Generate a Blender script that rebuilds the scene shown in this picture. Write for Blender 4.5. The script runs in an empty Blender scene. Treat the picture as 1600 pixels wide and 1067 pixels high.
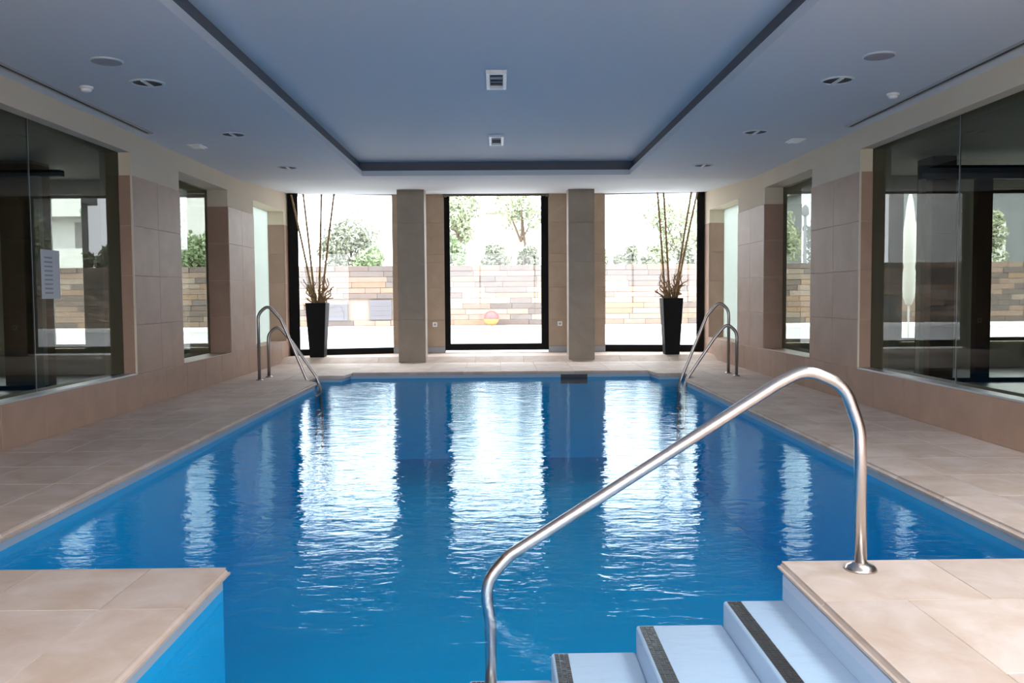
import bpy, bmesh, math, random
from mathutils import Vector, Matrix, noise
random.seed(7)
scn = bpy.context.scene
COL = scn.collection

# ------------------------------------------------------------------ camera
YAW, PITCH, ROLL, FPX, EYE = 0.0140, 0.0534, -0.0071, 1380.0, 1.10
fw = Vector((math.sin(YAW)*math.cos(PITCH), math.cos(YAW)*math.cos(PITCH), -math.sin(PITCH)))
rt = Vector((math.cos(YAW), -math.sin(YAW), 0)); up = rt.cross(fw)
r2 = math.cos(ROLL)*rt + math.sin(ROLL)*up
u2 = -math.sin(ROLL)*rt + math.cos(ROLL)*up
cam = bpy.data.cameras.new('camera'); co = bpy.data.objects.new('camera', cam); COL.objects.link(co)
cam.sensor_width = 36.0; cam.lens = 36.0*FPX/1600; cam.clip_start = .05; cam.clip_end = 900
m = Matrix.Identity(4)
for i in range(3):
    m[i][0], m[i][1], m[i][2] = r2[i], u2[i], -fw[i]
m[2][3] = EYE
co.matrix_world = m
scn.camera = co

# ------------------------------------------------------------------ light
w = bpy.data.worlds.new('World'); scn.world = w; w.use_nodes = True
bg = w.node_tree.nodes['Background']
bg.inputs[0].default_value = (0.92, 0.955, 1.0, 1); bg.inputs[1].default_value = 6.0
scn.view_settings.view_transform = 'Standard'; scn.view_settings.look = 'None'
scn.view_settings.gamma = 1; scn.view_settings.use_curve_mapping = False
scn.view_settings.exposure = 1.0
scn.cycles.max_bounces = 10; scn.cycles.diffuse_bounces = 6; scn.cycles.transparent_max_bounces = 24
scn.cycles.glossy_bounces = 5; scn.cycles.caustics_reflective = False; scn.cycles.caustics_refractive = False

def portal(loc, sx, sy, toward):
    """window portal: guides sky light through an opening, emits nothing itself"""
    d = bpy.data.lights.new('window_portal', 'AREA'); d.shape = 'RECTANGLE'; d.size = sx; d.size_y = sy
    d.cycles.is_portal = True
    o = bpy.data.objects.new('window_portal', d); COL.objects.link(o); o.location = loc
    o.rotation_euler = Vector(toward).to_track_quat('-Z', 'Z').to_euler()
    return o
portal((-2.6, 15.42, 1.45), 1.75, 2.7, (0, -1, 0))
portal((0, 15.75, 1.5), 1.7, 2.7, (0, -1, 0))
portal((2.6, 15.42, 1.45), 1.75, 2.7, (0, -1, 0))
portal((.3, -1.35, 1.4), 6.0, 2.5, (0, 1, 0))
portal((2.575, 1.7, 3.3), 1.45, 5.0, (0, 0, -1))
for s in (-1, 1):
    portal((s*4.4, 12.9, 1.45), .8, 2.2, (0, -1, 0)); portal((s*6.1, 12.9, 1.45), .7, 2.2, (0, -1, 0))
    portal((s*7.8, 12.9, 1.45), 1.6, 2.2, (0, -1, 0)); portal((s*3.9, 13.95, 1.4), 1.8, 2.2, (-s, 0, 0))

# ------------------------------------------------------------------ materials
def nt(name):
    mt = bpy.data.materials.new(name); mt.use_nodes = True
    n = mt.node_tree; return mt, n, n.nodes['Principled BSDF'], n.nodes, n.links

def mat(name, col, rough=.6, metal=0.0, var=0.0, noise=0.0, nscale=4.0, bump=0.0, bscale=60.0, col2=None, spec=.5):
    mt, n, b, N, L = nt(name)
    b.inputs['Roughness'].default_value = rough; b.inputs['Metallic'].default_value = metal
    b.inputs['Specular IOR Level'].default_value = spec
    c = (*col, 1)
    if var == 0 and noise == 0 and col2 is None:
        b.inputs['Base Color'].default_value = c
    else:
        tc = N.new('ShaderNodeTexCoord'); oi = N.new('ShaderNodeObjectInfo')
        # each piece gets its own patch of the grain
        off = N.new('ShaderNodeVectorMath'); off.operation = 'MULTIPLY_ADD'
        comb = N.new('ShaderNodeCombineXYZ')
        for k in range(3): L.new(oi.outputs['Random'], comb.inputs[k])
        off.inputs[1].default_value = (37, 53, 71)
        L.new(comb.outputs[0], off.inputs[0]); L.new(tc.outputs['Object'], off.inputs[2])
        nz = N.new('ShaderNodeTexNoise'); nz.inputs['Scale'].default_value = nscale
        nz.inputs['Detail'].default_value = 5; nz.inputs['Roughness'].default_value = .6; nz.inputs['Distortion'].default_value = .6
        L.new(off.outputs[0], nz.inputs['Vector'])
        mix = N.new('ShaderNodeMix'); mix.data_type = 'RGBA'
        cr = N.new('ShaderNodeMapRange'); cr.inputs[1].default_value = .35; cr.inputs[2].default_value = .68
        L.new(nz.outputs['Fac'], cr.inputs[0]); 
        mix.inputs[6].default_value = c
        c2 = col2 or tuple(x*(1-noise) for x in col)
        mix.inputs[7].default_value = (*c2, 1); L.new(cr.outputs[0], mix.inputs[0])
        hsv = N.new('ShaderNodeHueSaturation'); L.new(mix.outputs[2], hsv.inputs['Color'])
        mr = N.new('ShaderNodeMapRange'); mr.inputs[3].default_value = 1-var; mr.inputs[4].default_value = 1+var
        L.new(oi.outputs['Random'], mr.inputs[0]); L.new(mr.outputs[0], hsv.inputs['Value'])
        L.new(hsv.outputs[0], b.inputs['Base Color'])
    if bump:
        tc2 = N.new('ShaderNodeTexCoord'); nb = N.new('ShaderNodeTexNoise'); nb.inputs['Scale'].default_value = bscale
        nb.inputs['Detail'].default_value = 4
        L.new(tc2.outputs['Object'], nb.inputs['Vector'])
        bp = N.new('ShaderNodeBump'); bp.inputs['Strength'].default_value = bump; bp.inputs['Distance'].default_value = .01
        L.new(nb.outputs['Fac'], bp.inputs['Height']); L.new(bp.outputs[0], b.inputs['Normal'])
    return mt

def glass_like(name, tint, ior=1.5, rough=0.0, ripple=None, frost=0.0, refl=(1, 1, 1)):
    mt, n, b, N, L = nt(name); N.remove(b)
    out = N['Material Output']
    tr = N.new('ShaderNodeBsdfTransparent'); tr.inputs[0].default_value = (*tint, 1)
    gl = N.new('ShaderNodeBsdfGlossy'); gl.inputs['Roughness'].default_value = rough; gl.inputs[0].default_value = (*refl, 1)
    fr = N.new('ShaderNodeFresnel'); fr.inputs['IOR'].default_value = ior
    ge = N.new('ShaderNodeNewGeometry')
    inv = N.new('ShaderNodeMath'); inv.operation = 'SUBTRACT'; inv.inputs[0].default_value = 1; L.new(ge.outputs['Backfacing'], inv.inputs[1])
    mu = N.new('ShaderNodeMath'); mu.operation = 'MULTIPLY'; L.new(fr.outputs[0], mu.inputs[0]); L.new(inv.outputs[0], mu.inputs[1])
    if ripple:
        tc = N.new('ShaderNodeTexCoord'); prev = None
        for (sx, sy, sc, dist, st) in ripple:
            mp = N.new('ShaderNodeMapping'); mp.inputs['Scale'].default_value = (sx, sy, 1); L.new(tc.outputs['Object'], mp.inputs[0])
            nz = N.new('ShaderNodeTexNoise'); nz.inputs['Scale'].default_value = sc; nz.inputs['Detail'].default_value = 2.5
            nz.inputs['Distortion'].default_value = .5; L.new(mp.outputs[0], nz.inputs['Vector'])
            bp = N.new('ShaderNodeBump'); bp.inputs['Strength'].default_value = st; bp.inputs['Distance'].default_value = dist
            L.new(nz.outputs['Fac'], bp.inputs['Height'])
            if prev: L.new(prev.outputs[0], bp.inputs['Normal'])
            prev = bp
        L.new(prev.outputs[0], gl.inputs['Normal']); L.new(prev.outputs[0], fr.inputs['Normal'])
    body = tr
    if frost:
        tl = N.new('ShaderNodeBsdfTranslucent'); tl.inputs[0].default_value = (*tint, 1)
        mf = N.new('ShaderNodeMixShader'); mf.inputs[0].default_value = frost
        L.new(tr.outputs[0], mf.inputs[1]); L.new(tl.outputs[0], mf.inputs[2]); body = mf
    mx = N.new('ShaderNodeMixShader'); L.new(mu.outputs[0], mx.inputs[0]); L.new(body.outputs[0], mx.inputs[1]); L.new(gl.outputs[0], mx.inputs[2])
    L.new(mx.outputs[0], out.inputs['Surface'])
    return mt

M = {}
M['deck'] = mat('deck_stone', (.635, .525, .468), .7, var=.06, col2=(.52, .395, .315), nscale=3.6, bump=.12, bscale=25, spec=.15)
M['grout'] = mat('grout', (.42, .36, .30), .8)
M['tile'] = mat('wall_stone_tile', (.39, .248, .18), .5, var=.035, col2=(.33, .205, .147), nscale=2.6)
M['cream'] = mat('cream_plaster', (.72, .62, .48), .8, col2=(.69, .59, .455), nscale=1.2, bump=.05, bscale=80)
M['ceil'] = mat('ceiling_paint', (.68, .715, .755), .75, bump=.02, bscale=60)
M['cove'] = mat('cove_shade', (.13, .14, .17), .8)  # dark tone carries the shade of the cove gap
M['column'] = mat('column_stone', (.31, .255, .205), .5, var=.05, col2=(.26, .21, .165), nscale=3)
M['pier'] = mat('pier_stone', (.42, .32, .235), .5, var=.06, col2=(.36, .265, .19), nscale=3)
M['black'] = mat('black_aluminium', (.006, .005, .005), .6, spec=.12)
M['steel'] = mat('brushed_steel', (.68, .62, .59), .28, metal=1.0, bump=.03, bscale=150)
M['ladder'] = mat('dull_steel', (.42, .38, .36), .33, metal=1.0)
M['pool'] = mat('pool_lining', (.011, .43, .80), .5, col2=(.010, .40, .77), nscale=1.5, spec=0.0)
M['band'] = mat('waterline_lining', (.38, .47, .55), .5, spec=.1)
M['step'] = mat('step_lining', (.54, .63, .78), .6, bump=.1, bscale=200, spec=.1)
M['mosaic'] = mat('dark_mosaic', (.045, .034, .03), .35, var=.3)
M['white'] = mat('white_plastic', (.85, .85, .85), .4)
M['grey'] = mat('grey_plastic', (.36, .37, .40), .6)
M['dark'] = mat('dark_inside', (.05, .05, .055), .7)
M['alu'] = mat('aluminium', (.55, .56, .58), .35, metal=.7)
M['pot'] = mat('black_pot', (.006, .006, .007), .6, spec=.12)
M['soil'] = mat('soil', (.05, .035, .025), .9, noise=.4, nscale=30)
M['bamboo'] = mat('bamboo_cane', (.36, .22, .10), .5, col2=(.22, .12, .05), nscale=9)
M['twig'] = mat('dry_twig', (.30, .18, .08), .7, noise=.4, nscale=12)
M['floor_in'] = mat('room_floor_grey', (.30, .30, .30), .35, noise=.2)
M['wall_in'] = mat('room_wall_plaster', (.50, .50, .44), .8)
M['pier_in'] = mat('room_pier_stone', (.26, .20, .15), .6, noise=.25)
M['paving'] = mat('paving_white', (.40, .40, .40), .8, noise=.08)
M['kerb'] = mat('kerb_white', (.75, .74, .72), .8)
M['ground'] = mat('ground', (.34, .32, .26), .9, noise=.2)
STONE = [mat('garden_stone_%s' % n, c, .85, var=.12, noise=.15, nscale=6) for n, c in
         (('sand', (0.207, 0.145, 0.112)), ('ochre', (0.207, 0.137, 0.091)), ('brown', (0.120, 0.090, 0.076)), ('grey', (0.112, 0.090, 0.081)), ('pale', (0.223, 0.174, 0.141)))]
M['mortar'] = mat('mortar', (.25, .20, .165), .9)
M['leafA'] = mat('leaf_green', (.19, .26, .13), .6, noise=.3)
M['leafB'] = mat('leaf_pale', (.29, .33, .20), .6, noise=.3)
M['leafC'] = mat('leaf_grey', (.24, .26, .19), .6, noise=.3)
M['bark'] = mat('bark', (.12, .085, .06), .9)
M['tower'] = mat('tower_render', (.26, .22, .19), .9)
M['bwhite'] = mat('building_white', (.50, .50, .50), .9)
M['bgrey'] = mat('building_grey', (.14, .15, .16), .9)
M['pane_far'] = mat('far_window', (.17, .15, .15), .5)
M['cloth'] = mat('white_canvas', (.55, .54, .52), .9)
M['red'] = mat('red_paint', (.45, .05, .05), .5); M['orange'] = mat('orange_paint', (.45, .17, .04), .5)
M['hatch'] = mat('hatch_grey', (.10, .095, .105), .7)
M['blind'] = mat('blind_brown', (.16, .12, .085), .7)
M['sheet_pale'] = mat('sheet_pale', (.50, .51, .53), .8)  # pale tone stands in for a reflection on the glass
M['sheet_line'] = mat('sheet_line_grey', (.28, .29, .32), .8)
M['glass'] = glass_like('clear_glass', (.97, .975, .97), 1.45)
M['glass_end'] = glass_like('end_glass', (.89, .90, .90), 1.42)
M['glass_roof_added'] = glass_like('added_roof_glass', (.86, .87, .87), 1.45)
M['glass_side'] = glass_like('side_glass', (.52, .54, .51), 1.18)
M['glass_frost'] = glass_like('frosted_glass', (.40, .435, .415), 1.4, frost=.8)
M['water'] = glass_like('pool_water', (.93, .985, 1.0), 1.33, rough=.01, refl=(.44, .53, .58),
    ripple=((1.0, 1.5, 2.2, .02, .27), (1.1, 2.3, 6.0, .008, .44), (1.0, 2.2, 20.0, .002, .38)))

# ------------------------------------------------------------------ mesh helpers
class MB:
    def __init__(s): s.v = []; s.f = []; s.m = []; s.mi = 0
    def box(s, x0, x1, y0, y1, z0, z1):
        i = len(s.v)
        s.v += [(x0,y0,z0),(x1,y0,z0),(x1,y1,z0),(x0,y1,z0),(x0,y0,z1),(x1,y0,z1),(x1,y1,z1),(x0,y1,z1)]
        for q in ((0,3,2,1),(4,5,6,7),(0,1,5,4),(1,2,6,5),(2,3,7,6),(3,0,4,7)): s.f.append(tuple(i+k for k in q)); s.m.append(s.mi)
        return s
    def prism(s, poly, z0, z1):
        """poly counter-clockwise"""
        i = len(s.v); n = len(poly)
        s.v += [(x, y, z0) for x, y in poly] + [(x, y, z1) for x, y in poly]
        s.f.append(tuple(i+n-1-k for k in range(n))); s.m.append(s.mi)
        s.f.append(tuple(i+n+k for k in range(n))); s.m.append(s.mi)
        for k in range(n):
            a, b = i+k, i+(k+1) % n
            s.f.append((a, b, b+n, a+n)); s.m.append(s.mi)
        return s
    def lathe(s, prof, c=(0,0,0), n=24, axis='Z'):
        i = len(s.v); R = len(prof)
        for r, z in prof:
            for k in range(n):
                a = 2*math.pi*k/n; p = (r*math.cos(a), r*math.sin(a), z)
                s.v.append((c[0]+p[0], c[1]+p[1], c[2]+p[2]))
        for j in range(R-1):
            for k in range(n):
                a = i+j*n+k; b = i+j*n+(k+1) % n
                s.f.append((a, b, b+n, a+n)); s.m.append(s.mi)
        s.f.append(tuple(i+n-1-k for k in range(n))); s.m.append(s.mi)
        s.f.append(tuple(i+(R-1)*n+k for k in range(n))); s.m.append(s.mi)
        return s
    def tube(s, pts, r, n=12):
        pts = [Vector(p) for p in pts]; rr = r if isinstance(r, (list, tuple)) else [r]*len(pts)
        i = len(s.v); ref = None
        for k, p in enumerate(pts):
            t = (pts[min(k+1, len(pts)-1)] - pts[max(k-1, 0)]).normalized()
            if ref is None: ref = t.orthogonal().normalized()
            ref = (ref - t*ref.dot(t)).normalized(); b = t.cross(ref)
            for q in range(n):
                a = 2*math.pi*q/n; v = p + rr[k]*(math.cos(a)*ref + math.sin(a)*b); s.v.append(tuple(v))
        for k in range(len(pts)-1):
            for q in range(n):
                a = i+k*n+q; b = i+k*n+(q+1) % n
                s.f.append((a, b, b+n, a+n)); s.m.append(s.mi)
        s.f.append(tuple(i+n-1-q for q in range(n))); s.m.append(s.mi)
        s.f.append(tuple(i+(len(pts)-1)*n+q for q in range(n))); s.m.append(s.mi)
        return s
    def mesh(s, name, mats, smooth=False):
        me = bpy.data.meshes.new(name); me.from_pydata(s.v, [], s.f); me.update()
        for q in (mats if isinstance(mats, (list, tuple)) else [mats]): me.materials.append(q)
        for p, k in zip(me.polygons, s.m): p.material_index = k; p.use_smooth = smooth
        return me
    def build(s, name, mats, parent=None, smooth=False, bevel=0, loc=None):
        return obj(name, s.mesh(name, mats, smooth), parent, bevel, loc)

def obj(name, me, parent=None, bevel=0, loc=None):
    o = bpy.data.objects.new(name, me); COL.objects.link(o)
    if loc: o.location = loc
    if parent is not None: o.parent = parent
    if bevel:
        b = o.modifiers.new('bevel', 'BEVEL'); b.width = bevel; b.segments = 3 if bevel > .008 else 1; b.limit_method = 'ANGLE'; b.angle_limit = math.radians(40)
    return o
def empty(name, loc=(0,0,0), rz=0):
    o = bpy.data.objects.new(name, None); COL.objects.link(o); o.location = loc; o.rotation_euler.z = rz; o.empty_display_size = .1; return o
def tag(o, label=None, cat=None, group=None, kind=None):
    if label: o['label'] = label
    if cat: o['category'] = cat
    if group: o['group'] = group
    if kind: o['kind'] = kind
    return o
def struct(o, label=None): 
    o['kind'] = 'structure'
    if label: o['label'] = label
    return o
def copy_tree(o, parent=None):
    c = o.copy(); COL.objects.link(c); c.parent = parent
    for ch in [k for k in bpy.data.objects if k.parent == o]: copy_tree(ch, c)
    return c
def smooth_path(pts, rad, seg=8):
    """polyline with rounded corners; rad per inner point"""
    P = [Vector(p) for p in pts]; out = [P[0]]
    for k in range(1, len(P)-1):
        a, b, c = P[k-1], P[k], P[k+1]; r = rad[k-1] if isinstance(rad, (list, tuple)) else rad
        d1 = (a-b).normalized(); d2 = (c-b).normalized()
        ang = d1.angle(d2); t = min(r/math.tan(ang/2), (a-b).length*.49, (c-b).length*.49)
        s, e = b+d1*t, b+d2*t
        for q in range(seg+1):
            u = q/seg; out.append(s*(1-u)**2 + b*2*u*(1-u) + e*u*u)
    out.append(P[-1]); return out
_cache = {}
def tile_box(name, parent, x0, x1, y0, y1, z0, z1, m, bevel=0.0025, gap=.0015, loc_free=True):
    """one stone piece; alike sizes share mesh data"""
    c = ((x0+x1)/2, (y0+y1)/2, (z0+z1)/2)
    d = tuple(round(v, 3) for v in (x1-x0, y1-y0, z1-z0)); key = (d, m.name, bevel, gap)
    if key not in _cache:
        hx, hy, hz = d[0]/2, d[1]/2, d[2]/2
        g = [0 if h*2 < .06 else gap for h in (hx, hy, hz)]
        bm = bmesh.new(); bmesh.ops.create_cube(bm, size=1)
        for v in bm.verts: v.co = Vector((v.co.x*2*(hx-g[0]), v.co.y*2*(hy-g[1]), v.co.z*2*(hz-g[2])))
        bmesh.ops.bevel(bm, geom=list(bm.edges), offset=bevel, segments=1, affect='EDGES')
        me = bpy.data.meshes.new(name); bm.to_mesh(me); bm.free(); me.materials.append(m); _cache[key] = me
    return obj(name, _cache[key], parent, 0, c)

# ------------------------------------------------------------------ dimensions
XL, XR = -3.57, 3.56
YB, YE = -1.2, 15.1         # back wall, start of glazed bay
ZC = 2.70                   # lower ceiling
ZT = 2.28                   # top of wall tiling
PL, PR, PN, PF = -2.32, 2.36, 3.57, 12.55
SL, SR, SB = -1.10, 1.13, 1.2
WZ = -0.09
WALLT = .30

# ------------------------------------------------------------------ floor (deck)
floor = MB()
def slab(x0, x1, y0, y1): floor.box(x0, x1, y0, y1, -.30, -.036)
slab(XL-.3, PL-.06, PN, 11.1); slab(PR+.06, XR+.3, PN, 11.1)
slab(XL-.3, SL-.06, YB-.2, PN-.06); slab(SR+.06, XR+.3, YB-.2, PN-.06); slab(SL-.06, SR+.06, YB-.2, SB-.06)
slab(XL-.3, XR+.3, PF+.06, YE+.9); slab(XL-.3, -2.6, 11.1, PF+.06); slab(2.64, XR+.3, 11.1, PF+.06)
FLOOR = struct(floor.build('floor', M['grout']), 'beige stone pool deck around the water')

def stone(x0, x1, y0, y1, edges='', name='deck_slab', z1=0.0):
    """edges: sides facing the water get a round nose"""
    if not edges: return tile_box(name, FLOOR, x0, x1, y0, y1, z1-.036, z1, M['deck'], .002, .0015)
    c = ((x0+x1)/2, (y0+y1)/2, 0)
    bm = bmesh.new(); bmesh.ops.create_cube(bm, size=1)
    hx, hy = (x1-x0)-.003, (y1-y0)-.003
    for v in bm.verts: v.co = Vector((v.co.x*hx, v.co.y*hy, -.0225 + v.co.z*.045))
    sel = []
    for e in bm.edges:
        mx = (e.verts[0].co + e.verts[1].co)/2
        for ch, t in (('L', mx.x < -hx/2+.001 and abs(mx.z+.0225) > .02), ('R', mx.x > hx/2-.001 and abs(mx.z+.0225) > .02),
                      ('F', mx.y > hy/2-.001 and abs(mx.z+.0225) > .02), ('N', mx.y < -hy/2+.001 and abs(mx.z+.0225) > .02)):
            if ch in edges and t and e not in sel: sel.append(e)
        if len(edges) > 1 and abs(mx.z+.0225) < .001:   # outer corner
            if ('R' in edges) == (mx.x > 0) and ('F' in edges) == (mx.y > 0): sel.append(e)
    bmesh.ops.bevel(bm, geom=sel, offset=.018, segments=3, affect='EDGES')
    me = bpy.data.meshes.new('coping_stone'); bm.to_mesh(me); bm.free(); me.materials.append(M['deck'])
    return obj('coping_stone', me, FLOOR, 0, c)
def spans(a, b, n): return [(a+(b-a)*k/n, a+(b-a)*(k+1)/n) for k in range(n)]
def field(x0, x1, y0, y1, nx, ny, z1=0.0):
    for a, b in spans(x0, x1, nx):
        for c, d in spans(y0, y1, ny): stone(a, b, c, d, z1=z1)
CW = .32
for a, b in spans(PN, 11.2, 14): stone(PL-CW, PL, a, b, 'R'); stone(PR, PR+CW, a, b, 'L')
field(XL, PL-CW, PN, 11.2, 2, 14); field(PR+CW, XR, PN, 11.2, 2, 14)
# platforms either side of the entry steps
for a, b in ((YB, -.55), (-.55, .15), (.15, 1.15), (1.15, 2.1), (2.1, 3.08)): stone(SL-CW, SL, a, b, 'R'); stone(SR, SR+CW, a, b, 'L')
stone(SL-CW, SL, 3.08, PN, 'RF'); stone(SR, SR+.62, 3.08, PN, 'LF')
stone(PL, -1.87, 3.08, PN, 'F'); stone(-1.87, SL-CW, 3.08, PN, 'F')
stone(SR+.62, PR, 3.08, PN, 'F')
field(XL, PL, 3.08, PN, 2, 1); field(PR, XR, 3.08, PN, 2, 1)
field(XL, SL-CW, YB, 3.08, 3, 7); field(SR+CW, XR, YB, 3.08, 3, 7)
for a, b in spans(SL, SR, 4): stone(a, b, SB-CW, SB, 'F')
field(SL, SR, YB, SB-CW, 4, 3)
# far end
for a, b in spans(-2.10, 2.12, 8): stone(a, b, PF, PF+CW, 'N')
field(-2.10, 2.12, PF+CW, 14.3, 8, 3)
field(XL, -2.82, 11.2, PF, 2, 3); field(2.86, XR, 11.2, PF, 2, 3)
field(XL, -2.10, PF, 14.3, 3, 4); field(2.12, XR, PF, 14.3, 3, 4)
def coping_poly(poly):
    MB().prism(poly, -.045, 0).build('coping_stone', M['deck'], FLOOR, bevel=.006)
for s, xo, xa, xb, xc, xd in ((-1, -2.82, PL, -2.50, -2.15, -2.10), (1, 2.86, PR, 2.54, 2.17, 2.12)):
    for q in ([(xo, 11.2), (xa, 11.2), (xb, 11.45), (xo, 11.45)], [(xo, 11.452), (xb, 11.452), (xb, 12.1), (xo, 12.1)],
              [(xo, 12.102), (xc, 12.102), (xd, PF), (xo, PF)]):
        coping_poly(q if s < 0 else q[::-1])
# raised threshold in front of the glazing
ZP = .08
for a, b in spans(XL, XR, 9):
    t = MB(); w_ = (b-a)/2-.0015
    for x in (-w_, w_): t.v += [(x, 14.30, -.036), (x, 15.75, -.036), (x, 15.75, ZP), (x, 14.60, ZP), (x, 14.30, 0)]
    t.f = [(0, 4, 3, 2, 1), (5, 6, 7, 8, 9)] + [(k, (k+1) % 5, (k+1) % 5+5, k+5) for k in range(5)]; t.m = [0]*7
    t.build('threshold_stone', M['deck'], FLOOR, loc=((a+b)/2, 0, 0))

# ------------------------------------------------------------------ pool basin, steps and water
POLY = [(SL, SB), (SR, SB), (SR, PN), (PR, PN), (PR, 11.2), (2.54, 11.45), (2.54, 12.1), (2.17, 12.1), (2.12, PF),
        (-2.10, PF), (-2.15, 12.1), (-2.50, 12.1), (-2.50, 11.45), (PL, 11.2), (PL, PN), (SL, PN)]
def offset(poly, d):
    out = []; n = len(poly)
    for k in range(n):
        p0, p1, p2 = Vector(poly[k-1]), Vector(poly[k]), Vector(poly[(k+1) % n])
        e1 = (p1-p0).normalized(); e2 = (p2-p1).normalized()
        n1 = Vector((e1.y, -e1.x)); n2 = Vector((e2.y, -e2.x))
        b = (n1+n2).normalized(); out.append(tuple(p1 + b*(d/max(.3, b.dot(n1)))))
    return out
BP = offset(POLY, .03); ZF = -1.25
BASIN = struct(empty('pool_basin', (0, 7, ZF)), 'blue lined pool basin'); tag(BASIN, cat='pool')
def basin_walls(z0, z1, name, m):
    b = MB(); n = len(BP); OP = offset(POLY, .055)
    for k in range(n):
        q = [BP[k], OP[k], OP[(k+1) % n], BP[(k+1) % n]]
        i = len(b.v); b.v += [(x, y, z0) for x, y in q] + [(x, y, z1) for x, y in q]
        for f in ((0,1,2,3),(7,6,5,4),(0,4,5,1),(1,5,6,2),(2,6,7,3),(3,7,4,0)): b.f.append(tuple(i+t for t in f)); b.m.append(0)
    o = b.build(name, m); o.parent = BASIN; o.location = (0, -7, -ZF); return o
basin_walls(ZF, -.088, 'basin_wall', M['pool']); basin_walls(-.088, -.045, 'waterline_band', M['band'])
o = MB().prism(offset(POLY, .05), ZF-.1, ZF).build('basin_floor', M['pool']); o.parent = BASIN; o.location = (0, -7, -ZF)

STEPS = tag(empty('pool_steps', (.55, 2.4, ZF)), 'pale blue entry steps with dark mosaic nosings beside the handrail', 'steps')
sx = [1.155, .90, .545, .20, -.135]; sz = [-.150, -.247, -.357, -.468]
for k in range(4):
    b = MB().box(sx[k+1]-.55, sx[k]-.55-.0005 + (.0 if k else 0), SB-2.4-.02, 3.52-2.4, 0, sz[k]-ZF)
    st = b.build('step', M['step'], STEPS, bevel=.012)
    nz = MB()
    y = SB+.02
    while y < 3.50:
        for c in range(3):
            x = sx[k+1] + .012 + c*.019
            nz.box(x-.55, x+.0165-.55, y-2.4, y+.0165-2.4, sz[k]-ZF-.004, sz[k]-ZF+.003+random.uniform(0, .001))
        y += .019
    n = nz.build('nosing_strip', M['mosaic'], st); n['kind'] = 'stuff'; n['label'] = 'dark brown mosaic anti-slip strip'
MB().box(1.145-.55, 1.1595-.55, SB-.02-2.4, 3.525-2.4, sz[0]-ZF, -.047-ZF).build('riser', M['step'], STEPS)
WATER = MB().prism(offset(POLY, .029), WZ-.001, WZ)
WATER.f = [WATER.f[1]]; WATER.m = [0]
wo = WATER.build('pool_water', M['water']); tag(wo, 'clear blue rippled water filling the pool', 'water', kind='stuff')
# skimmer mouth under the far coping
sk = tag(empty('pool_skimmer', (1.06, PF+.03, -.09)), 'dark skimmer mouth in the far pool wall below the coping', 'skimmer')
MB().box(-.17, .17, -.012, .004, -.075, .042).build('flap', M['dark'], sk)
fr = MB(); fr.box(-.19, -.17, -.016, .004, -.08, .044); fr.box(.17, .19, -.016, .004, -.08, .044); fr.box(-.19, .19, -.016, .004, -.09, -.075)
fr.build('surround', M['dark'], sk)

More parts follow.
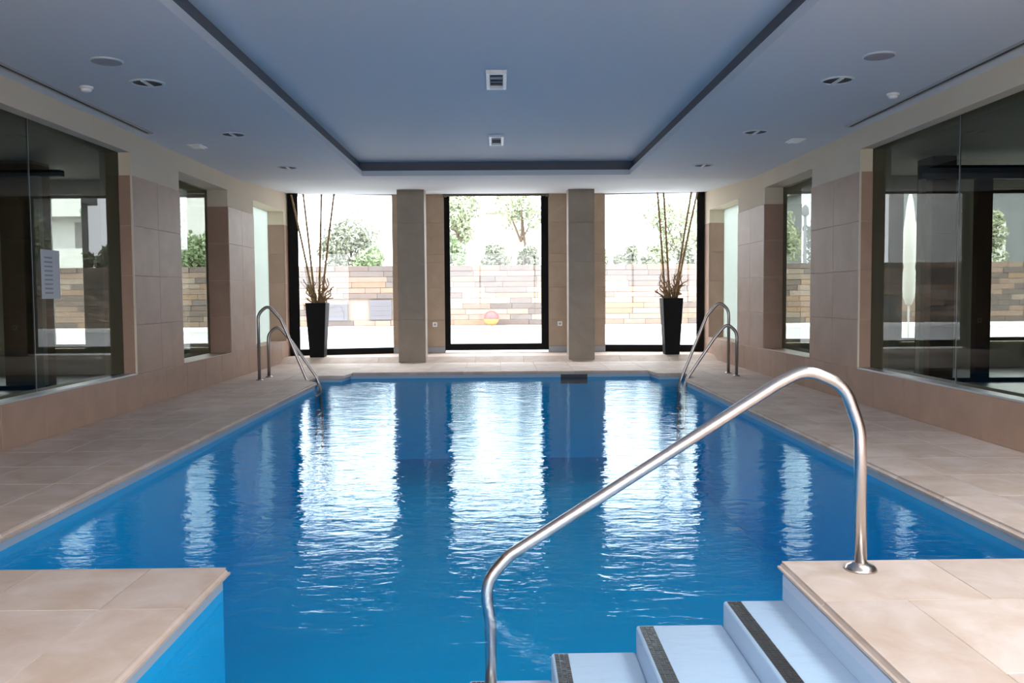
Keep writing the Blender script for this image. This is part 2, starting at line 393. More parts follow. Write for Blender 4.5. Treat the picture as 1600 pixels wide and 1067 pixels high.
# ------------------------------------------------------------------ side walls
WIN = {-1: [(2.1, 8.70, .12), (10.0, 11.76, .27), (12.98, 14.80, .27)], 1: [(2.1, 8.70, .12), (10.06, 11.84, .25), (13.15, 14.95, .25)]}
WB, WT = .34, 2.50
wn = 0
for s in (-1, 1):
    X = XL if s < 0 else XR; Xo = X + s*WALLT
    y1 = 15.1 if s < 0 else 15.3
    core = MB(); lo, hi = min(X, Xo), max(X, Xo)
    ys = [YB] + [v for a, b, d in WIN[s] for v in (a, b)] + [y1+.5]
    for k in range(0, len(ys), 2): core.box(lo, hi, ys[k], ys[k+1], -.03, 2.95)
    for a, b, d in WIN[s]: core.box(lo, hi, a, b, -.03, WB); core.box(lo, hi, a, b, WT, 2.95)
    wall = struct(core.build('wall_left' if s < 0 else 'wall_right', M['cream']), 'side wall with beige stone tiles below cream plaster')
    # tiles, cut round the openings
    def wall_tile(ya, yb, za, zb):
        if yb-ya < .02 or zb-za < .02: return
        x0, x1 = (X-.004, X+.008) if s < 0 else (X-.008, X+.004)
        tile_box('tile', wall, x0, x1, ya, yb, za, zb, M['tile'], .0018, .0012)
    rows = [(0, WB), (WB, .825), (.825, 1.31), (1.31, 1.795), (1.795, ZT)]
    solid = [(ys[k], ys[k+1] if k < len(ys)-2 else y1) for k in range(0, len(ys), 2)]
    for a, b in spans(YB, y1, 26): wall_tile(a, b, *rows[0])
    for a, b in solid:
        n = max(1, round((b-a)/.62))
        for c, d in spans(a, b, n):
            for r in rows[1:]: wall_tile(c, d, *r)
    # window reveals, panes
    for wi, (a, b, dep) in enumerate(WIN[s]):
        wn += 1
        win = struct(empty('window_%d' % wn, (X + s*dep, (a+b)/2, WB)), None)
        gx = X + s*dep
        cx, cy, cz = win.location
        def part(name, x0, x1, y0, y1_, z0, z1, m, bev=0):
            return MB().box(x0-cx, x1-cx, y0-cy, y1_-cy, z0-cz, z1-cz).build(name, m, win, bevel=bev)
        # reveal lining tiles on far and near jambs
        rx0, rx1 = min(X, gx), max(X, gx)
        for (ja, jb) in ((b-.008, b+.002), (a-.002, a+.008)):
            for r in rows[1:]:
                t = tile_box('reveal_tile', win, rx0-cx, rx1-cx, ja-cy, jb-cy, r[0]-cz, r[1]-cz, M['tile'], .0018, .0012)
        part('sill', min(X+s*(-.012), gx), max(X+s*(-.012), gx), a, b, WB-.004, WB+.012, M['alu'] if wi == 0 else M['tile'], .003)
        if wi == 0: part('edge_trim', *sorted((X-s*.012, X+s*.004)), b-.012, b+.006, WB, WT, M['cream'], .002)
        npan = 4 if wi == 0 else 1
        g = M['glass_side'] if wi < 2 else M['glass_frost']
        for c, d in spans(a, b, npan):
            part('pane', gx-.005, gx+.005, c+.002, d-.002, WB+.012, WT, g)
        for c, d in spans(a, b, npan)[1:]:
            part('joint', gx-.006, gx+.006, c-.002, c+.002, WB+.012, WT, M['grey'])
        win['label'] = ['large frameless pane window on the side wall', 'tall narrow inner window of the side wall', 'pale greenish frosted window next to the glazed end'][wi]

# ------------------------------------------------------------------ ceiling with tray recess
RX0, RX1, RY0, RY1, ZU = -1.83, 1.77, 2.1, 12.0, 2.89
KX0, KX1, KY0, KY1 = 1.85, 3.30, -.8, 4.2      # roof light, added out of view to brighten the near right deck
c = MB()
c.box(XL-.3, RX0, YB-.2, RY1+.4, ZC, ZC+.07); c.box(RX1, XR+.3, KY1, RY1+.4, ZC, ZC+.07)
c.box(RX0, RX1, YB-.2, RY0, ZC, ZC+.07); c.box(RX1, KX0, YB-.2, KY1, ZC, ZC+.07); c.box(KX1, XR+.3, YB-.2, KY1, ZC, ZC+.07); c.box(KX0, KX1, YB-.2, KY0, ZC, ZC+.07); c.box(RX0, RX1, RY1, RY1+.4, ZC, ZC+.07)
# end strip rises gently to the glazing
i = len(c.v); y0, y1, z0, z1 = RY1+.4, 15.9, ZC, 2.865
c.v += [(XL-.3,y0,z0),(XR+.3,y0,z0),(XR+.3,y1,z1),(XL-.3,y1,z1),(XL-.3,y0,z0+.07),(XR+.3,y0,z0+.07),(XR+.3,y1,z1+.07),(XL-.3,y1,z1+.07)]
for q in ((0,3,2,1),(4,5,6,7),(0,1,5,4),(1,2,6,5),(2,3,7,6),(3,0,4,7)): c.f.append(tuple(i+k for k in q)); c.m.append(0)
CEIL = struct(c.build('ceiling', M['ceil']), 'white suspended ceiling with a long tray recess')
MB().box(RX0-.35, RX1+.35, RY0-.35, RY1+.35, ZU, ZU+.05).build('tray_panel', M['ceil'], CEIL)
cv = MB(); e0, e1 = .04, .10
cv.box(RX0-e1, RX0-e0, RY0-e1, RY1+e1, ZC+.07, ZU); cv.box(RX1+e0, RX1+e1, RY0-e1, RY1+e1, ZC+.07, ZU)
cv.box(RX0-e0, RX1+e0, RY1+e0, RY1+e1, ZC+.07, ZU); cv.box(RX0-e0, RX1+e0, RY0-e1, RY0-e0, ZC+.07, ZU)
cv.build('cove_shade_strip', M['cove'], CEIL)  # dark strip closes the cove, its shade put into the colour
struct(MB().box(-10.2, KX0, YB-.4, 12.85, 3.0, 3.25).box(KX1, 10.2, YB-.4, 12.85, 3.0, 3.25).box(KX0, KX1, YB-.4, KY0, 3.0, 3.25).box(KX0, KX1, KY1, 12.85, 3.0, 3.25).box(XL-.35, XR+.35, 12.85, 16.0, 3.0, 3.25).build('roof_slab', M['cream']), 'flat roof slab')

sl = struct(empty('window_7', ((KX0+KX1)/2, (KY0+KY1)/2, 3.25)), 'added roof light, out of view over the entry end of the pool')  # invented opening that lets sky light down onto the near deck
hx, hy = (KX1-KX0)/2, (KY1-KY0)/2
for a, b in spans(-hy, hy, 3): MB().box(-hx+.03, hx-.03, a+.03, b-.03, -.006, .006).build('pane', M['glass_roof_added'], sl)
f = MB(); f.box(-hx-.05, hx+.05, -hy-.05, -hy+.03, -.03, .05); f.box(-hx-.05, hx+.05, hy-.03, hy+.05, -.03, .05)
for x in (-hx, hx): f.box(x-.03, x+.03, -hy+.03, hy-.03, -.03, .05)
for y in (-hy/3, hy/3): f.box(-hx+.03, hx-.03, y-.03, y+.03, -.03, .05)
f.build('window_frame', M['white'], sl)
f = MB(); f.box(-hx-.04, -hx, -hy, hy, -.55, -.25); f.box(hx, hx+.04, -hy, hy, -.55, -.25); f.box(-hx-.04, hx+.04, -hy-.04, -hy, -.55, -.25); f.box(-hx-.04, hx+.04, hy, hy+.04, -.55, -.25)
f.build('shaft_lining', M['ceil'], sl)

# ------------------------------------------------------------------ back wall behind the viewpoint: unseen glazing added to light the near end
GX0, GX1 = -2.7, 3.3
bw = MB(); bw.box(XL-.3, GX0, YB-.2, YB, -.03, 3.0); bw.box(GX1, XR+.3, YB-.2, YB, -.03, 3.0); bw.box(GX0, GX1, YB-.2, YB, 2.65, 3.0); bw.box(GX0, GX1, YB-.2, YB, -.03, .1)
struct(bw.build('wall_back', M['cream']), 'back wall with added wide glazing')
win = struct(empty('window_8', (0, YB-.1, .1)), 'wide unseen glazing added to the back wall')
for a, b in spans(GX0, GX1, 3):
    MB().box(a+.03, b-.03, -.006, .006, .04, 2.51).build('pane', M['glass'], win)
f = MB()
for a, b in spans(GX0, GX1, 3)+[(GX1, 0)]: f.box(a-.03, a+.03, -.04, .04, 0, 2.55)
f.box(GX0, GX1, -.04, .04, 0, .04); f.box(GX0, GX1, -.04, .04, 2.51, 2.55)
f.build('window_frame', M['black'], win)

# ------------------------------------------------------------------ columns and glazed end
def column(x0, x1, y0, y1, label):
    col = tag(empty('stone_column', ((x0+x1)/2, (y0+y1)/2, 0)), label, 'column'); cx, cy = (x0+x1)/2, (y0+y1)/2
    top = 2.80
    MB().box(x0-cx+.012, x1-cx-.012, y0-cy+.012, y1-cy-.012, 0, top+.05).build('core', M['grout'], col)
    hs = [0, .70, 1.62, 2.25, 2.83]
    for za, zb in zip(hs[:-1], hs[1:]):
        hx, hy = (x1-x0)/2, (y1-y0)/2
        for (a, b, c_, d) in ((-hx, hx, -hy, -hy+.02), (-hx, hx, hy-.02, hy), (-hx, -hx+.02, -hy+.02, hy-.02), (hx-.02, hx, -hy+.02, hy-.02)):
            tile_box('slab', col, a, b, c_, d, za, zb, M['column'], .002, .001)
column(-1.64, -1.20, 14.33, 14.72, 'square stone column between the left and middle end windows')
column(1.13, 1.555, 14.40, 14.79, 'square stone column between the middle and right end windows')

ew = MB(); ew.box(-1.86, -.955, 15.50, 15.72, ZP, 3.0); ew.box(.865, 1.86, 15.50, 15.72, ZP, 3.0); ew.box(-.955, .865, 15.50, 15.72, 2.90, 3.0)
EW = struct(ew.build('wall_end', M['mortar']), 'stone clad end wall piers')
for x0, x1 in ((-1.86, -.955), (.865, 1.86)):
    hs = [ZP+.11, .66, 1.22, 1.66, 1.80, 2.35, 2.88]
    for za, zb in zip(hs[:-1], hs[1:]): tile_box('tile', EW, x0, x1, 15.485, 15.505, za, zb, M['pier'], .002, .0012)
    tile_box('plinth', EW, x0, x1, 15.47, 15.505, ZP, ZP+.11, M['grey'], .003)
def glazing(idx, a, b, z0, z1, fl, fr_, ft, fb, label):
    """a, b: plan ends of the glass line, from left to right"""
    a, b = Vector(a), Vector(b); L = (b-a).length; ang = math.atan2(b.y-a.y, b.x-a.x)
    win = struct(empty('window_%d' % idx, (a.x, a.y, z0), ang), label)
    H = z1-z0
    for nm, q in (('frame_jamb', (0, fl, 0, H)), ('frame_jamb', (L-fr_, L, 0, H)), ('frame_sill', (fl, L-fr_, 0, fb)), ('frame_head', (fl, L-fr_, H-ft, H))):
        MB().box(q[0], q[1], -.05, .05, q[2], q[3]).build(nm, M['black'], win, bevel=.004)
    MB().box(fl, L-fr_, -.006, .006, fb, H-ft).build('pane', M['glass_end'], win)
    return win
glazing(9, (-3.565, 15.08), (-1.75, 15.55), ZP, 2.90, .165, .06, .06, .105, 'black framed end window on the left, angled inwards')
glazing(10, (-.955, 15.58), (.865, 15.58), ZP+.04, 2.90, .095, .125, .075, .115, 'black framed middle end window')
glazing(11, (1.75, 15.62), (3.555, 15.32), ZP, 2.90, .06, .125, .06, .12, 'black framed end window on the right, angled inwards')
bl = tag(empty('roller_blind_box', (-.045, 15.46, 2.825)), 'brown roller blind box above the middle end window', 'blind box')
MB().box(-.90, .90, -.03, .03, -.02, .03).build('cassette', M['blind'], bl, bevel=.006)
for x in (-.92, .86): MB().box(x, x+.06, -.034, .034, -.035, .035).build('end_cap', M['blind'], bl, bevel=.004)
for x, sd in ((-1.13, 'left'), (1.06, 'right')):
    sw = tag(empty('wall_socket', (x, 15.485, .58)), 'small white wall socket on the %s stone pier' % sd, 'socket')
    MB().box(-.04, .04, -.012, 0, -.04, .04).build('plate', M['white'], sw, bevel=.004)
    MB().lathe([(.022, 0), (.022, .003)], n=16).build('socket_face', M['grey'], sw, loc=(0, -.012, 0)).rotation_euler.x = math.pi/2

# ------------------------------------------------------------------ handrail by the steps
YR = 3.43
hr = tag(empty('stair_handrail', (1.425, YR, 0)), 'bent stainless steel handrail from the right platform down the entry steps', 'handrail')
path = smooth_path([(1.425, YR, .012), (1.415, YR, .56), (1.35, YR, .735), (1.20, YR, .80), (1.09, YR, .745), (.03, YR, .072), (-.065, YR, -.035), (-.045, YR, -.20), (-.045, YR, -.468)],
                   [.3, .14, .14, .35, .16, .18, .3], 8)
MB().tube([(p.x-1.425, p.y-YR, p.z) for p in path], .0235, 18).build('rail', M['steel'], hr, smooth=True)
MB().lathe([(.062, 0), (.062, .006), (.052, .018), (.034, .026), (.026, .03)], n=28).build('base_flange', M['steel'], hr, smooth=True)
MB().lathe([(.05, -.468), (.05, -.462), (.03, -.45)], c=(-.045-1.425, 0, 0), n=20).build('foot_flange', M['steel'], hr, smooth=True)

# ------------------------------------------------------------------ pool ladders
def ladder(label, x0, y_tall, y_short, s):
    """s=+1: pool lies toward +x"""
    L = tag(empty('pool_ladder', (x0, (y_tall+y_short)/2, 0)), label, 'ladder', 'stainless pool ladders')
    yc = (y_tall+y_short)/2
    def rail(y, h, r, xe, nm):
        pts = [(0, 0), (0, h-.02), (.13, h+.10), (.30, h-.10), (xe, 0.0), (xe+.06, -.16), (xe+.07, -1.0)]
        p3 = smooth_path([(s*x, y-yc, z) for x, z in pts], [.16, .14, .22, .2, .2], 7)
        rl = MB().tube(p3, .021, 14).build('rail', M['ladder'], L, smooth=True); rl['label'] = nm
        MB().lathe([(.045, 0), (.045, .006), (.028, .016)], c=(0, y-yc, 0), n=18).build('flange', M['ladder'], L, smooth=True)
    rail(y_tall, .885, .16, .62, 'taller curved rail'); rail(y_short, .60, .14, .64, 'shorter curved rail')
    ya, yb = min(y_tall, y_short)-yc, max(y_tall, y_short)-yc
    for z in (-.22, -.47, -.72):
        MB().box(min(s*.64, s*.74), max(s*.64, s*.74), ya, yb, z-.012, z+.012).build('tread', M['ladder'], L, bevel=.006)
ladder('stainless pool ladder on the left deck with its tall rail nearer', -3.14, 11.54, 12.02, 1)
ladder('stainless pool ladder on the right deck with its tall rail farther', 3.13, 12.02, 11.60, -1)

# ------------------------------------------------------------------ planters with bamboo canes
def planter(label, x, y, htop, canes, twigs, seed):
    rnd = random.Random(seed)
    P = tag(empty('bamboo_planter', (x, y, ZP)), label, 'planter')
    b = MB(); i = 0
    prof = [(.115, 0), (.118, .01), (.168, htop-.01), (.170, htop), (.150, htop), (.146, htop-.05)]
    for r, z in prof: b.v += [(-r, -r, z), (r, -r, z), (r, r, z), (-r, r, z)]
    for j in range(len(prof)-1):
        for k in range(4): a_ = j*4+k; b_ = j*4+(k+1) % 4; b.f.append((a_, b_, b_+4, a_+4)); b.m.append(0)
    b.f.append((3, 2, 1, 0)); b.m.append(0)
    b.build('pot', M['pot'], P, bevel=.006)
    MB().box(-.147, .147, -.147, .147, htop-.09, htop-.045).build('soil', M['soil'], P)
    for (bx, by, tx, ty, zt) in canes:
        n = 11; pts = []; rr = []
        for k in range(n+1):
            t = k/n; z = htop-.06 + (zt-htop+.06)*t
            px = bx+(tx-bx)*t**1.1; py = by+(ty-by)*t
            for dz, r in ((-.004, .0195-.005*t), (0, .0235-.005*t), (.004, .0195-.005*t)): pts.append((px, py, z+dz)); rr.append(r)
        MB().tube(pts, rr, 10).build('cane', M['bamboo'], P, smooth=True)
    for k in range(twigs):
        a = rnd.uniform(0, 6.28); r0 = rnd.uniform(0, .09); ht = rnd.uniform(.15, .48); sp = rnd.uniform(.02, .26)
        pts = []; px, py = r0*math.cos(a), r0*math.sin(a); n = 14; ph = rnd.uniform(0, 6.28)
        for q in range(n+1):
            t = q/n; cu = .035*t
            pts.append((px+math.cos(a)*sp*t+cu*math.cos(ph+t*12), py+math.sin(a)*sp*t*.6+cu*math.sin(ph+t*12), htop-.06+ht*t+.02*math.sin(ph+t*9)*t))
        MB().tube(pts, [.011*(1-.6*q/n)+.003 for q in range(n+1)], 6).build('twig', M['twig'], P, smooth=True)
    return P
planter('tall tapered black planter with bamboo canes at the left end window', -3.02, 14.72, .90,
        [(-.06, .05, -.42, .10, 2.69), (-.03, -.03, -.20, .0, 2.69), (.02, .04, .09, .05, 2.69), (.07, -.02, .30, .03, 2.69)], 26, 3)
planter('tall tapered black planter with bamboo canes at the right end window', 2.87, 14.72, .94,
        [(-.10, .0, -.23, .02, 2.69), (-.02, .05, -.12, .06, 2.69), (.05, -.02, .33, .0, 2.69), (.08, .05, .45, .10, 2.69)], 26, 9)

# ------------------------------------------------------------------ ceiling fittings
def downlight(x, y, label):
    o = tag(empty('ceiling_downlight', (x, y, ZC)), label, 'downlight', 'round recessed downlights')
    MB().lathe([(.125, 0), (.125, -.006), (.108, -.010), (.104, -.004), (.104, 0)], n=32).build('trim_ring', M['ceil'], o, smooth=False)
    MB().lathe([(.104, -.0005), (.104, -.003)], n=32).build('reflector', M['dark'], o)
    MB().box(-.012, .012, -.10, .10, -.014, -.003).build('divider', M['white'], o)
for (x, sd) in ((-2.62, 'left'), (2.57, 'right')):
    for y, wh in ((6.74, 'nearest the viewer'), (8.87, 'middle of its row'), (11.15, 'nearest the end windows')):
        downlight(x, y, 'round twin lamp downlight in the %s ceiling strip, %s' % (sd, wh))
def speaker(x, y, label):
    o = tag(empty('ceiling_speaker', (x, y, ZC)), label, 'speaker')
    MB().lathe([(.11, 0), (.11, -.004), (.10, -.008)], n=32).build('rim', M['ceil'], o)
    MB().lathe([(.098, -.007), (.098, -.0105), (.06, -.013)], n=32).build('grille', M['grey'], o)
speaker(-2.65, 6.12, 'flat round grey speaker grille in the left ceiling strip'); speaker(2.59, 6.05, 'flat round grey speaker grille in the right ceiling strip')
def detector(x, y, label):
    o = tag(empty('smoke_detector', (x, y, ZC)), label, 'detector')
    MB().lathe([(.05, 0), (.05, -.012), (.045, -.016)], n=24).build('base', M['white'], o)
    MB().lathe([(.038, -.016), (.036, -.032), (.022, -.042)], n=24).build('dome', M['white'], o, smooth=True)
detector(-3.13, 6.86, 'small white smoke detector on the left ceiling near the glass wall'); detector(3.20, 7.20, 'small white smoke detector on the right ceiling near the glass wall')
def plate(x, y, label):
    o = tag(empty('emergency_light', (x, y, ZC)), label, 'emergency light')
    MB().box(-.075, .075, -.11, .11, -.012, 0).build('housing', M['white'], o, bevel=.004)
    MB().box(-.055, .055, -.09, .09, -.022, -.012).build('diffuser', M['white'], o, bevel=.006)
plate(-3.20, 9.53, 'white emergency light plate on the left ceiling strip'); plate(3.13, 9.35, 'white emergency light plate on the right ceiling strip')
def slot(x, y0, y1, label):
    o = tag(empty('air_slot_diffuser', (x, (y0+y1)/2, ZC)), label, 'air vent'); h = (y1-y0)/2
    MB().box(-.040, -.018, -h, h, -.010, 0).build('flange', M['alu'], o); MB().box(.018, .040, -h, h, -.010, 0).build('flange', M['alu'], o)
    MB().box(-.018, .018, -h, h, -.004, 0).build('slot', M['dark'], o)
    for e in (-1, 1): MB().box(-.040, .040, e*h-(.01 if e > 0 else 0), e*h+(0 if e > 0 else .01), -.010, 0).build('end_cap', M['alu'], o)
slot(-3.41, 2.2, 8.78, 'long slim air slot along the left edge of the ceiling'); slot(3.40, 4.4, 8.60, 'long slim air slot along the right edge of the ceiling')
def tray_lamp(x, y, label):
    o = tag(empty('tray_ceiling_lamp', (x, y, ZU)), label, 'ceiling lamp', 'square lamps in the ceiling tray')
    for q in ((-.085, -.055, -.28, .28), (.055, .085, -.28, .28), (-.055, .055, -.28, -.235), (-.055, .055, .235, .28)):
        MB().box(*q, -.030, 0).build('frame', M['white'], o, bevel=.003)
    MB().box(-.055, .055, -.235, .235, -.006, 0).build('reflector', M['grey'], o)
    for yy in (-.12, .04, .15): MB().box(-.05, .05, yy-.02, yy+.02, -.016, -.006).build('lamp_tube', M['dark'], o, bevel=.006)
tray_lamp(-.01, 7.44, 'white framed lamp in the ceiling tray, the nearer one'); tray_lamp(-.02, 10.30, 'white framed lamp in the ceiling tray, the farther one')

# ------------------------------------------------------------------ adjoining rooms behind the side glass
YN = 12.6
for s, nm in ((-1, 'left'), (1, 'right')):
    X = (XL if s < 0 else XR) + s*WALLT
    a, b = sorted((X, s*10.0))
    struct(MB().box(a, b, YB, YN, -.25, 0).build('floor_room_' + nm, M['floor_in']), 'grey floor of the room behind the %s glass' % nm)
    struct(MB().box(a, b, YB, YN, 2.75, 2.85).build('ceiling_room_' + nm, M['wall_in']), 'ceiling of the room behind the %s glass' % nm)
    struct(MB().box(*sorted((s*10.0, s*10.2)), YB, YN+.2, -.25, 3.0).build('wall_room_side_' + nm, M['wall_in']), 'outer wall of the room behind the %s glass' % nm)
    struct(MB().box(a, b, YB-.2, YB, -.25, 3.0).build('wall_room_back_' + nm, M['wall_in']), 'rear wall of the room behind the %s glass' % nm)
    ops = [(4.0, 4.78), (5.76, 6.32), (6.98, 8.6)] if s > 0 else [(4.0, 4.78), (5.86, 6.40), (7.08, 8.6)]
    e = MB(); prev = abs(X)
    for p, q in ops + [(10.0, None)]:
        e.box(*sorted((s*prev, s*p)), YN, YN+.2, -.25, 3.0)
        if q: e.box(*sorted((s*p, s*q)), YN, YN+.2, -.25, .38); e.box(*sorted((s*p, s*q)), YN, YN+.2, 2.55, 3.0)
        prev = q
    struct(e.build('wall_room_end_' + nm, M['wall_in']), 'end wall with windows of the room behind the %s glass' % nm)
    for k, (p, q) in enumerate(ops):
        wn_ = 12 + (0 if s < 0 else 3) + k; x0, x1 = sorted((s*p, s*q))
        win = struct(empty('window_%d' % wn_, ((x0+x1)/2, YN+.1, .38)), 'window of the room behind the %s glass' % nm)
        h = (x1-x0)/2
        for q_ in ((-h, -h+.05, 0, 2.17), (h-.05, h, 0, 2.17), (-h+.05, h-.05, 0, .05), (-h+.05, h-.05, 2.12, 2.17)):
            MB().box(q_[0], q_[1], -.03, .03, q_[2], q_[3]).build('window_frame', M['bwhite'] if k < 2 else M['black'], win)
        MB().box(-h+.05, h-.05, -.004, .004, .05, 2.12).build('pane', M['glass'], win)
        MB().box(-h-.02, h+.02, -.2, -.1, -.03, 0).build('window_sill', M['cream'], win)
# black framed glass partition inside each room
def partition(s, y, x0, x1, posts, label, nm, hd=.16):
    P = tag(empty('glazed_partition', (s*(x0+x1)/2, y, 0)), label, 'partition'); cx = s*(x0+x1)/2
    a, b = sorted((s*x0-cx, s*x1-cx))
    MB().box(a, b, -.05, .05, 2.60-hd, 2.60).build('header', M['black'], P)
    MB().box(a, b, -.03, .03, 0, .05).build('bottom_rail', M['black'], P)
    for x, wd, mm in posts: MB().box(s*x-cx-wd/2, s*x-cx+wd/2, -.05, .05, 0, 2.60-hd).build('post', M[mm], P)
partition(1, 10.6, 5.05, 9.8, ((5.08, .05, 'wall_in'), (5.82, .18, 'black'), (7.4, .05, 'black'), (9.77, .05, 'black')), 'black framed partition seen through the right glass wall', 'right')
partition(-1, 10.6, 5.15, 9.8, ((5.47, .10, 'bwhite'), (7.4, .05, 'black'), (9.77, .05, 'black')), 'partition with a pale post seen through the left glass wall', 'left', .07)
for s, x0, x1, lb in ((-1, 5.60, 6.02, 'brown stone pier seen through the left glass wall'), (1, 5.30, 5.60, 'brown stone pier seen through the right glass wall')):
    P = tag(empty('room_pier', (s*(x0+x1)/2, 11.0, 0)), lb, 'pier'); h = (x1-x0)/2
    for za, zb in ((0, .9), (.9, 1.8), (1.8, 2.75)): tile_box('slab', P, -h, h, -.2, .2, za, zb, M['pier_in'], .003)
nt_ = tag(empty('reflection_sheet', (-3.683, 7.33, 1.29)), 'pale made-up notice sheet stuck on the left glass wall', 'reflection')  # sheet and lines made up in place of a reflection
MB().box(-.002, 0, -.15, .15, -.20, .20).build('sheet', M['sheet_pale'], nt_)
for k in range(9): MB().box(0, .0008, -.10, .03, -.16+k*.036, -.145+k*.036).build('reflection_line', M['sheet_line'], nt_)

# ------------------------------------------------------------------ outside
struct(MB().box(-260, 260, 15.76, 600, -.35, -.05).box(-260, XL-.3, 12.8, 15.76, -.35, -.05).box(XR+.3, 260, 12.8, 15.76, -.35, -.05).box(-260, 260, -80, YB-.4, -.35, -.05).build('ground', M['ground']), 'open ground around the building')
struct(MB().box(-24, 24, 15.76, 28.3, -.05, -.005).box(-24, XL-.3, 12.8, 15.76, -.05, -.005).box(XR+.3, 24, 12.8, 15.76, -.05, -.005).box(-24, 24, -14, YB-.4, -.05, -.005).build('pavement', M['paving']), 'white paved terrace outside the end windows')
struct(MB().box(-24, 24, 27.6, 28.75, -.05, .10).build('kerb', M['kerb'], bevel=.02), 'low white kerb at the foot of the garden wall')
YW, WH = 28.8, 2.05
gw = tag(empty('garden_wall', (0, YW, 0)), 'long garden wall of mixed tan and brown stones across the terrace', 'wall', kind='structure')
MB().box(-24, 24, .05, .40, -.05, WH-.05).build('wall_core', M['mortar'], gw)
stones = []; rnd = random.Random(5); nrow = 11; rh = (WH-.10)/nrow
for r in range(nrow):
    x = -24 + rnd.uniform(0, .5)
    while x < 24:
        L = rnd.choice((.5, .7, .9, 1.1, 1.35)); stones.append((x, min(24, x+L), .10+r*rh, .10+(r+1)*rh, r)); x += L
stones.sort(key=lambda q: abs((q[0]+q[1])/2))
hatches = [(-5.62, -4.92, .28, .90), (-4.22, -3.50, .30, .94)]
rest = MB(); cnt = 0; last = {}
shared = {}
for (x0, x1, z0, z1, r) in stones:
    if any(x0 < h[1] and x1 > h[0] and z0 < h[3]-.04 and z1 > h[2]+.04 for h in hatches): continue
    nv = noise.noise(Vector((x0*.75, z0*1.6, 3.7)))
    k = rnd.choice((2, 3, 2, 3, 0)) if nv > .10 else rnd.choice((0, 1, 4, 4, 0, 3)); pr = rnd.uniform(0, .03)
    if cnt < 300:
        key = (round(x1-x0, 2), k)
        if key not in shared:
            bm = bmesh.new(); bmesh.ops.create_cube(bm, size=1)
            for v in bm.verts: v.co = Vector((v.co.x*((x1-x0)-.006), v.co.y*.12, v.co.z*(rh-.006)))
            bmesh.ops.bevel(bm, geom=list(bm.edges), offset=.008, segments=1, affect='EDGES')
            me = bpy.data.meshes.new('stone'); bm.to_mesh(me); bm.free(); me.materials.append(STONE[k]); shared[key] = me
        obj('stone', shared[key], gw, 0, ((x0+x1)/2, .04-pr, (z0+z1)/2)); cnt += 1
    else:
        rest.mi = k; rest.box(x0+.003, x1-.003, -.02-pr, .10, z0+.003, z1-.003)
ro = rest.build('stone_courses', STONE, gw); ro['kind'] = 'stuff'; ro['label'] = 'farther stones of the garden wall'
for k, (x0, x1, z0, z1) in enumerate(hatches):
    h = tag(empty('wall_hatch', ((x0+x1)/2, YW-.03, z0)), 'dark grey square hatch low in the garden wall, %s one' % ('left', 'right')[k], 'hatch', 'hatches in the garden wall')
    wd = (x1-x0)/2
    MB().box(-wd, wd, -.03, .07, 0, z1-z0).build('panel', M['hatch'], h, bevel=.01)
    for z in (.15, .30, .45): MB().box(-wd+.06, wd-.06, -.04, -.03, z, z+.05).build('louvre', M['hatch'], h)
ball = tag(empty('terrace_ball', (-.26, 28.35, .10)), 'round red and orange ball on the kerb by the garden wall', 'ball')
def sphere(name, r, zc, m, parent, a0, a1):
    MB().lathe([(max(.002, r*math.cos(a0+(a1-a0)*k/8)), zc+r*math.sin(a0+(a1-a0)*k/8)) for k in range(9)], n=24).build(name, m, parent, smooth=True)
sphere('upper_half', .24, .24, M['red'], ball, -.1, math.pi/2-.01); sphere('lower_half', .24, .24, M['orange'], ball, -math.pi/2+.01, -.1)

# white folded parasol beyond the right room
pz = tag(empty('folded_parasol', (7.55, 16.2, 0)), 'white folded parasol on the terrace seen through the right glass', 'parasol')
MB().lathe([(.02, 0), (.02, 2.95)], n=10).build('pole', M['cloth'], pz)
MB().lathe([(.05, .85), (.10, 1.0), (.13, 1.35), (.09, 1.55), (.12, 1.7), (.11, 2.2), (.06, 2.7), (.02, 2.9)], n=14).build('canopy', M['cloth'], pz, smooth=True)
MB().lathe([(.25, 0), (.25, .06), (.05, .09)], n=18).build('base', M['kerb'], pz)
lp = tag(empty('lamp_post', (-4.35, 34.5, -.05)), 'slim grey lamp post behind the garden wall', 'lamp post')
MB().lathe([(.09, 0), (.07, 2.0), (.05, 4.1)], n=10).build('pole', M['grey'], lp, smooth=True)
MB().lathe([(.05, 4.1), (.14, 4.18), (.12, 4.45), (.03, 4.55)], n=12).build('lamp_head', M['grey'], lp, smooth=True)

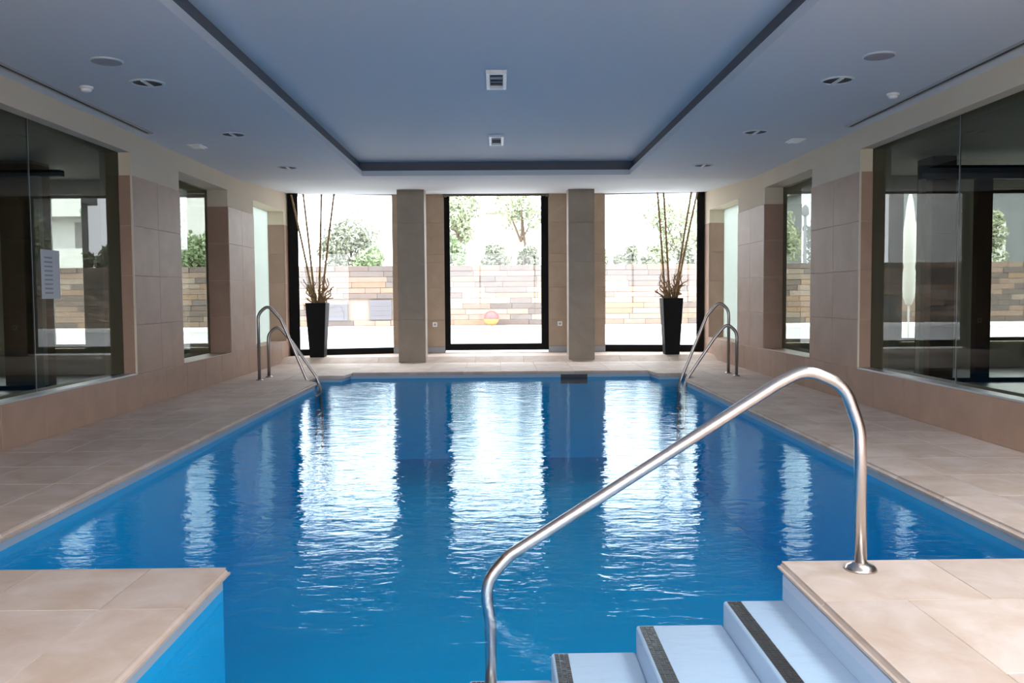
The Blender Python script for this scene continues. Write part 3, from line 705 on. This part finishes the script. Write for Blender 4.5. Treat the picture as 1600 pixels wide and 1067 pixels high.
def tree(label, x, y, h, r, zc, mleaf, n, seed, trunk=.10, squash=1.0, nb=11, cat='tree', grp='greenery beyond the garden wall', name='garden_tree'):
    rnd = random.Random(seed); T = tag(empty(name, (x, y, -.05)), label, cat, grp)
    b = MB(); top = zc
    b.tube([(0, 0, 0), (.04*h, 0, top*.5), (0, 0, top)], [trunk, trunk*.8, trunk*.5], 8)
    for k in range(5):
        a = k*1.257+rnd.uniform(-.3, .3); b.tube([(0, 0, top*.7), (r*.55*math.cos(a), r*.55*math.sin(a), zc+rnd.uniform(-.2, .5)*r)], [trunk*.5, trunk*.15], 6)
    b.build('trunk', M['bark'], T)
    lf = MB(); blobs = [(rnd.uniform(-.6, .6)*r, rnd.uniform(-.6, .6)*r, zc+rnd.uniform(-.55, .6)*r*squash, rnd.uniform(.3, .55)*r) for k in range(nb)]
    for k in range(n):
        bx, by, bz, br = rnd.choice(blobs); v = Vector((rnd.gauss(0, 1), rnd.gauss(0, 1), rnd.gauss(0, 1))).normalized()*br*rnd.uniform(.55, 1)
        c = Vector((bx, by, bz+v.z*.2)) + v; c.z = max(c.z, .05)
        sz = rnd.uniform(.06, .12)*(1+.10*r); u = Vector((rnd.gauss(0, 1), rnd.gauss(0, 1), rnd.gauss(0, 1))).normalized(); t = u.orthogonal().normalized()
        i = len(lf.v); lf.v += [tuple(c-u*sz), tuple(c+t*sz*.5), tuple(c+u*sz), tuple(c-t*sz*.5)]; lf.f.append((i, i+1, i+2, i+3)); lf.m.append(0)
    o = lf.build('foliage', mleaf, T); o['kind'] = 'stuff'
    return T
tree('grey green round tree behind the left planter canes', -6.0, 36, 4.2, 1.3, 2.9, M['leafC'], 2600, 1)
tree('small bright green bush between the left window hatches', -4.6, 31.5, 2.6, .65, 2.2, M['leafA'], 1500, 2)
tree('slender pale tree at the left of the middle window', -1.75, 36, 6.2, 1.1, 4.0, M['leafB'], 1700, 3, squash=1.7)
tree('dark green bush at the left of the middle window', -1.75, 31.0, 3.2, .75, 2.45, M['leafA'], 1800, 4)
tree('greyish bush near the centre of the middle window', -.15, 33.0, 3, .6, 2.5, M['leafC'], 1200, 5)
tree('rounded brownish shrub right of centre in the middle window', 1.05, 33.0, 3, .5, 2.5, M['leafC'], 1100, 6)
tree('pale tree with high branches at the top right of the middle window', 1.0, 40, 7, 1.3, 5.0, M['leafB'], 1100, 7)
for k, x in enumerate((3.55, 4.65, 5.75, 6.85, 7.95)):
    tree('hedge shrub behind the garden wall in the right window, %s from the column' % ('first', 'second', 'third', 'fourth', 'fifth')[k], x, 32.5, 3, .50, 2.35, M['leafC'] if k % 2 else M['leafB'], 3600, 20+k, nb=20, squash=1.3, cat='shrub', name='hedge_shrub')
tree('tall pale tree behind the right planter canes', 8.2, 40, 6, 1.8, 4.0, M['leafB'], 2200, 31)
tree('leafy tree seen through the left adjoining room', -13.6, 32, 5, 1.3, 3.3, M['leafA'], 2200, 32)
tree('leafy tree seen through the inner window of the right wall', 10.3, 33, 5, 1.2, 3.4, M['leafB'], 2200, 33)
tree('bush seen through the inner window of the left wall', -10.9, 32, 4, 1.0, 2.5, M['leafA'], 2000, 34)
tree('small tree seen through the right adjoining room', 17.5, 32, 4, 1.2, 3.0, M['leafB'], 2000, 35)

tw = tag(empty('tower_block', (1.2, 240, -.05)), 'pale distant tower block in the middle window', 'building')
MB().box(-4.6, 4.6, 0, 9, 0, 23).build('wall', M['tower'], tw)
MB().box(-4.9, 4.9, -.3, 9.3, 23, 23.6).build('roof', M['tower'], tw)
wm = MB().box(-.5, .5, -.08, .05, -.75, .75).mesh('window', M['pane_far'])
for r in range(9):
    for c_ in range(5): obj('window', wm, tw, 0, (-3.6+c_*1.8, 0, 21.5-r*2.4))
ab = tag(empty('apartment_building', (-22.5, 46, -.05)), 'white building with balconies seen through the left adjoining room', 'building')
MB().box(-6, 6, 0, 8, 0, 9).build('wall', M['bwhite'], ab)
for z in (2.6, 5.2, 7.8):
    MB().box(-6, 6, -1.2, 0, z, z+.2).build('balcony_slab', M['bwhite'], ab); MB().box(-6, 6, -1.2, -1.12, z+.2, z+1.0).build('balcony_rail', M['bwhite'], ab)
    for x in (-4.2, -1.4, 1.4, 4.2): MB().box(x-.7, x+.7, -.03, .03, z-1.9, z-.2).build('window', M['pane_far'], ab)
gh = tag(empty('grey_house', (23.5, 44, -.05)), 'dark grey house seen through the right adjoining room', 'building')
MB().box(-7, 7, 0, 8, 0, 6.5).build('wall', M['bgrey'], gh); MB().box(-7.4, 7.4, -.5, 8.4, 6.5, 6.9).build('roof', M['bgrey'], gh)
for x in (-5, -2, 1, 4):
    MB().box(x-.8, x+.8, -.06, .04, 2.2, 4.6).build('window', M['bwhite'], gh)
